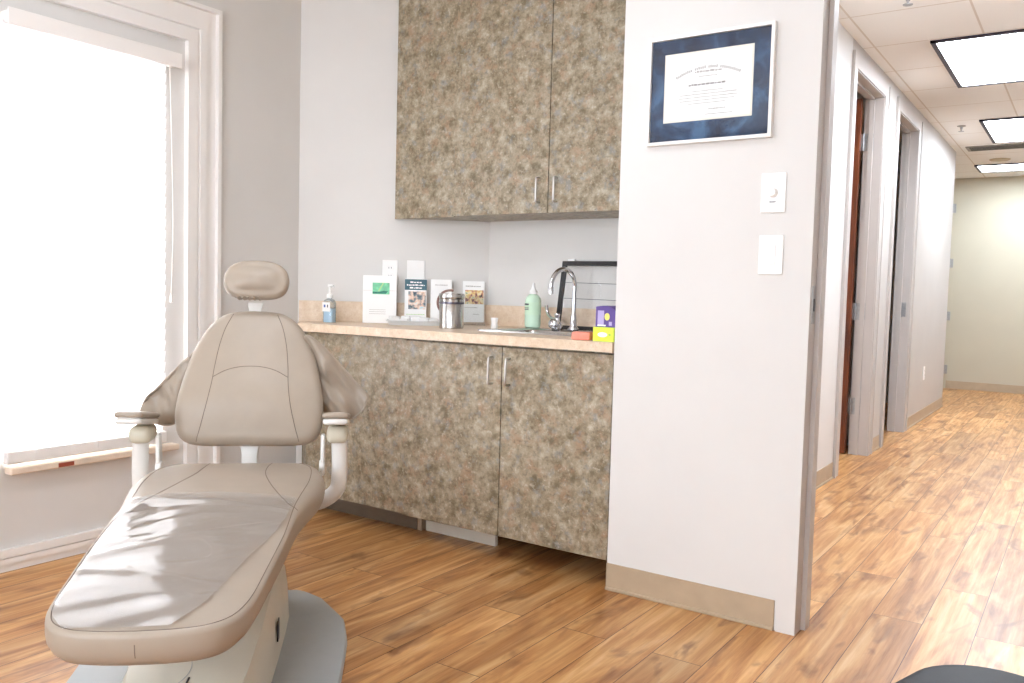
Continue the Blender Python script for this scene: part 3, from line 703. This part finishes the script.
obj('indicator', B(-.011, .009, -.0072, -.0058, -.031, -.028), M['ink_dark'], dm, label='small dark slot')
rs = outlet('rocker_switch', 'white rocker switch plate below the round dimmer', (-.868, YP), 0, 1.217, .079, 'switch', .126)
obj('rocker', B(-.0165, .0165, -.0095, -.006, -.033, .033, bev=.002), M['plate_white'], rs)
ho = outlet('wall_outlet', 'white outlet plate low on the hallway wall', (HX, 8.54), PI/2, .43, .08, 'outlet', .125); receptacle(ho)

# ------------------------------------------------------------------ ceiling fixtures
def troffer(x0, x1, y0, y1, label, lamp, group=None):
    cx, cy = (x0+x1)/2, (y0+y1)/2; t = thing('ceiling_light', label, 'ceiling light', (cx, cy, CZ), 0, group)
    a, c = (x1-x0)/2, (y1-y0)/2; b = new()
    for q in ((-a, -a + .028, -c, c), (a - .028, a, -c, c), (-a, a, -c, -c + .028), (-a, a, c - .028, c)): box(b, q[0], q[1], q[2], q[3], -.014, -.0005)
    obj('light_frame', b, M['troffer'], t)
    obj('diffuser', B(-a + .028, a - .028, -c + .028, c - .028, -.008, -.002), lamp, t, label='glowing white diffuser')
troffer(-.887, -.277, 5.60, 6.86, 'nearest glowing rectangular ceiling light in the hallway', M['lamp_hall'])
troffer(-.887, -.277, 8.18, 9.37, 'middle rectangular ceiling light in the hallway, before the vent', M['lamp_hall'])
troffer(-1.197, .0, 10.83, 11.40, 'farthest hallway ceiling light, close to the cream end wall', M['lamp_hall'])
for x, y in ((-1.8, 1.3), (-.5, 4.0)):  # unseen lights; the room one is added to brighten the walls and alcove
    troffer(x - .3, x + .3, y - .6, y + .6, 'unseen rectangular ceiling light added outside the picture', M['lamp_added'] if y < 3 else M['lamp_hall'], 'added ceiling lights out of view')
vt = thing('ceiling_vent', 'dark slotted air vent in the hallway ceiling', 'vent', (-.80, 9.66, CZ))
b = new(); box(b, -.34, .34, -.13, .13, -.010, -.0005); obj('vent_frame', b, M['vent_grey'], vt)
for k in range(5):
    obj('slot', B(-.31, .31, -.11 + k * .046, -.085 + k * .046, -.0115, -.0095), M['vent_dark'], vt)
def sprinkler(x, y, label):
    t = thing('sprinkler_head', label, 'sprinkler', (x, y, CZ))
    obj('cover_ring', lathe(new(), [(.035, -.0005), (.034, -.006), (.014, -.010)], 20), M['vent_grey'], t)
    obj('nozzle', lathe(new(), [(.012, -.010), (.010, -.03), (.006, -.032), (.006, -.045), (.024, -.047), (.024, -.05), (0, -.05)], 16), M['hinge'], t)
sprinkler(-1.044, 8.4, 'small sprinkler head on the hallway ceiling beside the middle light')
sprinkler(-.859, 4.72, 'small sprinkler head at the top edge of the hallway ceiling')
sd = obj('ceiling_speaker', lathe(new(), [(.10, -.0005), (.10, -.006), (.09, -.012), (.05, -.013), (0, -.013)], 32), plain('beige_grille', '#b9ab92', .6), None)
sd.location = (-.92, 10.5, CZ); sd['label'] = 'round beige disc on the ceiling before the farthest light'; sd['category'] = 'ceiling disc'

# ------------------------------------------------------------------ dental chair
PHI = math.radians(-46.8); CO = Vector((-2.32, 1.83, 0))
ch = thing('dental_chair', 'taupe padded dental chair with white arms on grey base plate', 'chair', CO, PHI)
def mirror(half): return half + [(x, -y) for x, y in half[::-1] if abs(y) > 1e-6]
def closed(pts, sub=4): return [(p.x, p.y) for p in smooth_path([(x, y, 0) for x, y in pts], sub, closed=True)]
# base plate
b = new(); pl_ = [(-.09, -.19), (.0, -.27), (.19, -.35), (.36, -.366), (.65, -.357), (.86, -.30), (.98, -.18), (.98, .18), (.86, .30), (.65, .357), (.36, .366), (.19, .35), (.0, .27), (-.09, .19)]
def chamfer_poly(poly, k=.22):
    out = []
    for i in range(len(poly)):
        p, a, c = Vector(poly[i]), Vector(poly[i-1]), Vector(poly[(i+1) % len(poly)])
        out += [tuple(p + (a - p) * k), tuple(p * .75 + (p + (a - p) * k) * .125 + (p + (c - p) * k) * .125), tuple(p + (c - p) * k)]
    return out
pp_ = chamfer_poly(pl_); lp = []
for s, z in ((1, 0), (1, .012), (.985, .019)): lp.append([b.verts.new(((x - .45) * s + .45, y * s, z)) for x, y in pp_])
for a, c in zip(lp, lp[1:]):
    for i in range(len(a)): b.faces.new((a[i], a[(i+1) % len(a)], c[(i+1) % len(a)], c[i]))
b.faces.new(lp[0][::-1]); b.faces.new(lp[-1]); obj('base_plate', b, M['chair_grey'], ch, smooth=30, label='grey base plate')
# base housing: a wedge falling towards the toe, with bevelled shoulders
b = new(); st = []
for f, w, h, sh in ((.13, .168, .19, .03), (.16, .175, .215, .035), (.30, .178, .225, .04), (.45, .178, .205, .04), (.62, .176, .175, .038), (.80, .168, .15, .034), (.92, .15, .12, .03), (.965, .11, .09, .03)):
    prof = [(-w, .019), (-w + .006, h * .55), (-w + .014, h - sh), (-w + .014 + sh * .35, h - sh * .3), (-w + .014 + sh * 1.1, h), (0, h + .008)]
    prof = prof + [(-x, z) for x, z in prof[-2::-1]]
    st.append([b.verts.new((f, x, z)) for x, z in prof])
for a, c in zip(st, st[1:]):
    for i in range(len(a)):
        j = (i + 1) % len(a); b.faces.new((a[i], a[j], c[j], c[i]))
b.faces.new(st[0]); b.faces.new(st[-1][::-1]); hou_bvh = BVHTree.FromBMesh(b); hou = obj('base_housing', b, M['chair_beige'], ch, smooth=28)
obj('side_slot', B(.47, .50, .1745, .1785, .075, .135, bev=.001), M['black'], hou, label='dark slot in the housing side')
# round cover and small mark on the sloping front
def on_housing(f, l):
    h = hou_bvh.ray_cast(Vector((f, l, 2)), Vector((0, 0, -1))); return Vector((f, l, (h[0].z if h[0] else .14) + .0003))
b = new(); tube(b, [on_housing(.82 + .085 * math.cos(2*PI*k/36), -.075 + .085 * math.sin(2*PI*k/36)) for k in range(37)], .0009, 6, sub=1); obj('round_cover_edge', b, M['chair_grey'], hou, label='thin circular joint on the housing front')
b = new(); tube(b, [on_housing(.855, .012), on_housing(.873, .010), on_housing(.88, .013)], .0028, 6, sub=1); obj('housing_mark', b, M['black'], hou, label='small dark mark on the housing front')
b = new(); tube(b, [on_housing(.888, -.002), on_housing(.888, .026)], .0015, 6, sub=1); obj('housing_mark', b, M['rust'], hou, label='small reddish line on the housing front')
# lift arm
b = new(); st = []
for z, f0, f1, w in ((.10, -.03, .30, .13), (.19, -.075, .30, .152), (.27, -.045, .32, .156), (.34, -.02, .36, .156), (.395, .0, .42, .15)):
    st.append([b.verts.new((f, l, z)) for f, l in rrect(f0, f1, -w, w, .03, 3)])
for a, c in zip(st, st[1:]):
    for i in range(len(a)): b.faces.new((a[i], a[(i+1) % len(a)], c[(i+1) % len(a)], c[i]))
b.faces.new(st[0][::-1]); b.faces.new(st[-1]); obj('lift_arm', b, M['chair_beige'], ch, smooth=40)
# seat and leg rest: one long cushion
half = [(-.035, 0), (-.035, .10), (-.03, .17), (-.012, .222), (.03, .25), (.1, .272), (.2, .284), (.3, .280), (.4, .263), (.52, .243), (.66, .232), (.85, .222), (1.0, .211), (1.1, .203), (1.17, .192), (1.222, .170), (1.254, .13), (1.268, .07), (1.272, 0)]
outl = closed(mirror(half), 3)
def zt(f, l=0):
    pts = [(-.1, .470), (.0, .484), (.12, .490), (.3, .484), (.6, .468), (.9, .448), (1.1, .434), (1.3, .420)]
    for (a, za), (c, zc) in zip(pts, pts[1:]):
        if f <= c:
            t = max(0, min(1, (f - a) / (c - a))); return za + (zc - za) * t
    return pts[-1][1]
def zb(f, l=0):
    t = max(0, min(1, f / 1.27)); th_ = .120 * (1 - t) + .082 * t
    return zt(f) - th_
b = pad(new(), outl, zt, zb, edge=.055, crown=.014, rings=9, centre=(.62, 0), etop=lambda f, l: .012 + .034 * max(0, min(1, (.62 - f) / .3)))
bmesh.ops.recalc_face_normals(b, faces=b.faces[:]); seat_bvh = BVHTree.FromBMesh(b)
seat = obj('seat_cushion', b, M['vinyl'], ch, smooth=60)
def on_seat(f, l, up=.0):
    h = seat_bvh.ray_cast(Vector((f, l, 2)), Vector((0, 0, -1)))
    return Vector((f, l, (h[0].z if h[0] else zt(f)) + up))
def seamline(bvh_fn, pts, r, parent, sub=8, name='seam'):
    P = smooth_path([(x, y, 0) for x, y in pts], sub)
    b = new(); tube(b, [bvh_fn(p.x, p.y) for p in P], r, 6, sub=1); return obj(name, b, M['seam'], parent)
for s in (-1, 1):
    seamline(on_seat, [(.012, s * .19), (.06, s * .218), (.12, s * .234), (.2, s * .241), (.3, s * .240), (.4, s * .231), (.52, s * .222), (.66, s * .220), (.75, s * .218), (.85, s * .212), (1.0, s * .201), (1.1, s * .193), (1.165, s * .182), (1.214, s * .162), (1.245, s * .124), (1.258, s * .068), (1.262, 0)], .0011, seat)
    seamline(on_seat, [(.0, s * .10), (.1, s * .098), (.22, s * .105), (.36, s * .14), (.5, s * .195), (.56, s * .232)], .0011, seat)
b = new(); tube(b, [seat_bvh.ray_cast(Vector((1.6, 0, z)), Vector((-1, 0, 0)))[0] for z in (.372, .38, .39, .40)], .0010, 6, sub=1); obj('seam', b, M['seam'], seat)
# underside pan
b = new(); prism(b, closed([(.05, -.16), (.3, -.2), (.6, -.14), (.62, 0), (.6, .14), (.3, .2), (.05, .16)], 3), .355, .385); obj('seat_pan', b, M['chair_beige'], ch)

# backrest, in its own plane: local x = lateral, y = up the back, z = out towards the sitter
tb = math.atan2(.17, .43)
def back_matrix(f0, l0, z0, tilt):
    ex = Vector((0, 1, 0)); ey = Vector((-math.sin(tilt), 0, math.cos(tilt))); ez = Vector((math.cos(tilt), 0, math.sin(tilt)))
    m = Matrix.Identity(4)
    for i in range(3): m[i][0], m[i][1], m[i][2] = ex[i], ey[i], ez[i]
    m.translation = Vector((f0, l0, z0)); return m
MB_ = back_matrix(-.005, .021, .543, tb)
half = [(0, 0), (.145, .0), (.2, .010), (.229, .036), (.239, .077), (.240, .122), (.233, .184), (.220, .256), (.204, .317), (.185, .363), (.160, .409), (.130, .442), (.094, .464), (.05, .472), (0, .474)]
outb = [(p.x, p.y) for p in smooth_path([(x, y, 0) for x, y in half + [(-x, y) for x, y in half[-2:0:-1]]], 3, closed=True)]
bt = lambda x, y: .028 - .10 * x * x + .02 * math.exp(-((y - .14) / .1) ** 2)
b = pad(new(), outb, bt, lambda x, y: -.045, edge=.032, crown=.022, rings=8, centre=(0, .21))
bmesh.ops.recalc_face_normals(b, faces=b.faces[:]); back_bvh = BVHTree.FromBMesh(b)
bmesh.ops.transform(b, matrix=MB_, verts=b.verts[:]); backrest = obj('backrest', b, M['vinyl'], ch, smooth=60)
def on_back(x, y):
    h = back_bvh.ray_cast(Vector((x, y, 2)), Vector((0, 0, -1))); return MB_ @ Vector((x, y, (h[0].z if h[0] else 0) + .0002))
for s in (-1, 1): seamline(on_back, [(s * .165, .008), (s * .150, .06), (s * .134, .13), (s * .124, .20), (s * .120, .26), (s * .111, .335), (s * .096, .40), (s * .074, .455)], .0011, backrest)
seamline(on_back, [(-.121, .222), (-.08, .245), (-.03, .257), (.03, .257), (.08, .245), (.121, .222)], .0011, backrest)
# back shell and post
b = new(); pad(b, [(x * .9, (y - .21) * .9 + .21) for x, y in outb], lambda x, y: -.046, lambda x, y: -.064, edge=.008, crown=0, rings=3, centre=(0, .21), bevel_seg=2)
bmesh.ops.transform(b, matrix=MB_, verts=b.verts[:]); obj('back_shell', b, M['chair_beige'], ch, smooth=40)
b = new(); st = []
for z, f, w, d in ((.37, -.06, .026, .02), (.50, -.065, .026, .018), (.525, -.067, .03, .018), (.548, -.07, .045, .016), (.60, -.085, .045, .012)):
    st.append([b.verts.new((f + x, .018 + y, z)) for x, y in rrect(-d, d, -w, w, .006, 2)])
for a, c in zip(st, st[1:]):
    for i in range(len(a)): b.faces.new((a[i], a[(i+1) % len(a)], c[(i+1) % len(a)], c[i]))
b.faces.new(st[0][::-1]); b.faces.new(st[-1]); obj('back_post', b, M['chair_white'], ch, smooth=40, label='white back post')
# headrest
MH = back_matrix(-.135, .024, 1.095, math.radians(17))
half = [(0, -.067), (.045, -.066), (.074, -.06), (.096, -.045), (.108, -.02), (.109, .008), (.099, .036), (.078, .056), (.046, .068), (0, .071)]
outh = [(p.x, p.y) for p in smooth_path([(x, y, 0) for x, y in half + [(-x, y) for x, y in half[-2:0:-1]]], 4, closed=True)]
b = pad(new(), outh, lambda x, y: .012, lambda x, y: -.038, edge=.022, crown=.022, rings=6, centre=(0, 0))
bmesh.ops.transform(b, matrix=MH, verts=b.verts[:]); hdr = obj('headrest', b, M['vinyl'], ch, smooth=60)
b = new()
for k in range(5): tube(b, [MH @ Vector((-.06 + .017 * k, -.064, .006)), MH @ Vector((-.055 + .017 * k, -.068, -.012)), MH @ Vector((-.05 + .016 * k, -.062, -.03))], .0035, 6)
obj('gathered_fold', b, M['vinyl_sling'], hdr, smooth=True)
b = new(); prism(b, [(-.026, 0), (.026, 0), (.022, -.015), (.018, -.03), (.018, -.12), (-.018, -.12), (-.022, -.03), (-.026, -.014)], -.012, -.004, mat=MH @ Matrix.Translation((-.008, -.060, -.075)))
obj('headrest_bar', b, M['chair_white'], ch, label='white headrest bar')
# arm slings: slack vinyl flaps between back and arms
def sling(pts, name='arm_sling', s=1):
    o_ = [(p.x, p.y) for p in smooth_path([(x, y, 0) for x, y in pts], 5, closed=True)]
    cxy = (sum(p[0] for p in o_) / len(o_), sum(p[1] for p in o_) / len(o_))
    b = pad(new(), o_, lambda x, y: .008, lambda x, y: -.012, edge=.006, crown=.018, rings=16, centre=cxy)
    for v in b.verts:
        if v.co.z > 0: v.co.z += .034 * mnoise.noise(Vector((v.co.x * 15, v.co.y * 9, 3 * s))) + .018 * mnoise.noise(Vector((v.co.x * 34 + v.co.y * 20, v.co.y * 14, s)))
    M_ = Matrix(((0, 0, 1, -.125), (1, 0, 0, 0), (0, 1, 0, 0), (0, 0, 0, 1)))
    bmesh.ops.transform(b, matrix=M_, verts=b.verts[:]); sg = obj(name, b, M['vinyl_sling'], ch, smooth=70)
    b = new(); tube(b, [M_ @ Vector((p[0], p[1], .004)) for p in o_], .0035, 8, sub=1); obj('piping', b, M['vinyl'], sg, smooth=True)
sling([(.19, .90), (.235, .885), (.30, .82), (.36, .752), (.402, .706), (.406, .68), (.392, .645), (.36, .617), (.30, .604), (.255, .60), (.235, .64), (.20, .70), (.18, .80)])
sling([(-.155, .85), (-.20, .82), (-.25, .768), (-.30, .715), (-.332, .684), (-.352, .63), (-.335, .612), (-.30, .597), (-.255, .592), (-.22, .615), (-.18, .68), (-.145, .77)], s=2)
# arms
ta = math.atan(.155)
for s in (-1, 1):
    l0 = s * .312
    Ma = Matrix.Translation((-.06, l0, .604)) @ Matrix.Rotation(-ta, 4, 'Y')
    b = new(); o_ = [(p.x, p.y) for p in smooth_path([(x, y, 0) for x, y in [(0, -.03), (.0, .03), (.03, .042), (.12, .043), (.21, .043), (.238, .036), (.244, 0), (.238, -.036), (.21, -.043), (.12, -.043), (.03, -.042)]], 3, closed=True)]
    pad(b, o_, lambda x, y: .038, lambda x, y: .020, edge=.008, crown=.003, rings=3, centre=(.12, 0), bevel_seg=3, mat=Ma); obj('armrest_pad', b, M['vinyl_sling'] if s < 0 else M['vinyl'], ch, smooth=50, label='taupe armrest pad')
    b = new(); pad(b, [(.12 + (x - .12) * .96, y * .94) for x, y in o_], lambda x, y: .0195, lambda x, y: .0, edge=.007, crown=0, rings=2, centre=(.12, 0), bevel_seg=2, mat=Ma); obj('armrest_base', b, M['chair_white'], ch, smooth=50, label='white armrest base')
    b = new(); box(b, -.05, .055, l0 - .034, l0 + .036, .556, .612, bev=.02, seg=4)
    obj('arm_joint', b, M['chair_olive'], ch, smooth=50, label='ivory arm joint')
    b = new(); tube(b, [(0, l0 + s * .006, .556), (0, l0 + s * .008, .50), (0, l0 + s * .008, .44), (0, l0 + s * .002, .395), (0, l0 - s * .03, .362), (0, l0 - s * .075, .345), (.0, l0 - s * .17, .343)], .021, 16, sub=6, flat=1.25)
    obj('arm_post', b, M['chair_white'], ch, smooth=60, label='white curved arm post')
    b = new(); box(b, -.025, .012, l0 - s * .048 - .007, l0 - s * .048 + .007, .44, .58, bev=.006, seg=2); lathe(b, [(.02, -.009), (.022, -.005), (.022, .005), (.02, .009)], 20, mat=Matrix.Translation((-.006, l0 - s * .05, .47)) @ Matrix.Rotation(PI/2, 4, 'X'))
    obj('arm_bracket', b, M['chair_white'], ch, smooth=40)

# clear plastic cover laid over the leg rest
b = new(); NF, NL = 70, 44; grid = []
rnd = random.Random(5)
for i in range(NF + 1):
    row = []
    for j in range(NL + 1):
        u, v = i / NF, j / NL
        f = .455 + .795 * u + .012 * (v - .5)
        lim = .256 - max(0, f - .5) * .062
        lo, hi = -lim + .028, lim - .036 - .125 * max(0, u - .25) ** 1.15
        l = lo + (hi - lo) * v
        if f > 1.15: l *= max(.5, 1 - 7.0 * (f - 1.15) ** 1.4)
        w = mnoise.noise(Vector((f * 7, l * 6, 1.7))) * .006 + mnoise.noise(Vector((f * 19 + l * 9, l * 6 - f * 4, 4.1))) * .0028
        ridge = .004 * math.exp(-((f - 1.02 - .35 * (l + .05)) / .012) ** 2) + .005 * math.exp(-((f - .52 - .25 * (l + .1)) / .012) ** 2) + .004 * math.exp(-((f - .80 + .5 * (l)) / .014) ** 2)
        row.append(b.verts.new(on_seat(f, l, .0042 + max(-.003, w) + ridge)))
    grid.append(row)
for i in range(NF):
    for j in range(NL): b.faces.new((grid[i][j], grid[i+1][j], grid[i+1][j+1], grid[i][j+1]))
cv = obj('plastic_cover', b, M['film'], None, smooth=70)
cv.location = CO; cv.rotation_euler = (0, 0, PHI)
cv['label'] = 'clear wrinkled plastic cover over the leg rest of the chair'; cv['category'] = 'plastic cover'

# ------------------------------------------------------------------ black stool at the lower right
so = thing('stool', 'black padded stool at the lower right corner', 'stool', (-.040, 1.352, 0), math.radians(-17))
b = pad(new(), rrect(-.20, .20, -.20, .20, .13, 10), lambda x, y: .495, lambda x, y: .43, edge=.022, crown=.006, rings=6, centre=(0, 0)); obj('seat', b, M['dark_seat'], so, smooth=50)
b = new(); box(b, -.10, .10, -.08, .08, .405, .429, bev=.004); obj('seat_plate', b, M['black'], so)
b = new(); lathe(b, [(.03, .10), (.03, .27), (.016, .275), (.016, .405)], 24); obj('column', b, M['chrome'], so, smooth=40)
for k in range(5):
    a = 2 * PI * k / 5 + .3; ca, sa = math.cos(a), math.sin(a)
    b = new(); tube(b, [(.02 * ca, .02 * sa, .115), (.14 * ca, .14 * sa, .10), (.25 * ca, .25 * sa, .078)], .02, 10, rads=(.024, .015)); lg = obj('leg', b, M['black'], so, smooth=50)
    b = new(); lathe(b, [(.015, -.016), (.025, -.012), (.025, .012), (.015, .016)], 20, mat=Matrix.Translation((.245 * ca, .245 * sa, .0255)) @ Matrix.Rotation(a, 4, 'Z') @ Matrix.Rotation(PI/2, 4, 'X')); tube(b, [(.25 * ca, .25 * sa, .04), (.25 * ca, .25 * sa, .08)], .007, 8, sub=1); obj('caster', b, M['black'], lg, smooth=40)

# ------------------------------------------------------------------ light: sky and sun outside the window
w = bpy.data.worlds.new('sky'); SC.world = w; w.use_nodes = True
bg = w.node_tree.nodes['Background']; bg.inputs[0].default_value = (.885, .955, 1.045, 1); bg.inputs[1].default_value = 4.6
sd_ = bpy.data.lights.new('sun', 'SUN'); sd_.energy = 20; sd_.angle = math.radians(1.5); sd_.color = (1, .99, .97)
so_ = bpy.data.objects.new('sun', sd_); COL.objects.link(so_)
so_.rotation_euler = Vector((.88, -.05, -.42)).to_track_quat('-Z', 'Y').to_euler(); so_.location = (-8, 2, 6)

# ------------------------------------------------------------------ camera
F_PX, YAW, PITCH, ROLL = 854.39, math.radians(34.199), math.radians(3.3937), math.radians(1.5186)
Fv = Vector((-math.sin(YAW) * math.cos(PITCH), math.cos(YAW) * math.cos(PITCH), -math.sin(PITCH)))
Rv = Vector((math.cos(YAW), math.sin(YAW), 0)); Uv = Rv.cross(Fv)
c_, s_ = math.cos(ROLL), math.sin(ROLL); R2 = c_ * Rv + s_ * Uv; U2 = -s_ * Rv + c_ * Uv
cam = bpy.data.cameras.new('camera'); cam.sensor_fit = 'HORIZONTAL'; cam.sensor_width = 36; cam.lens = F_PX / 1024 * 36; cam.clip_start = .02
co = bpy.data.objects.new('camera', cam); COL.objects.link(co)
mw = Matrix.Identity(4)
for i in range(3): mw[i][0], mw[i][1], mw[i][2] = R2[i], U2[i], -Fv[i]
mw.translation = (0, 0, 1.08); co.matrix_world = mw; SC.camera = co

SC.view_settings.view_transform = 'Standard'; SC.view_settings.look = 'None'; SC.view_settings.gamma = 1
SC.view_settings.use_curve_mapping = False; SC.view_settings.exposure = 0.88
SC.cycles.use_denoising = True; SC.cycles.max_bounces = 10; SC.cycles.diffuse_bounces = 6; SC.cycles.transparent_max_bounces = 12
SC.cycles.sample_clamp_indirect = 6
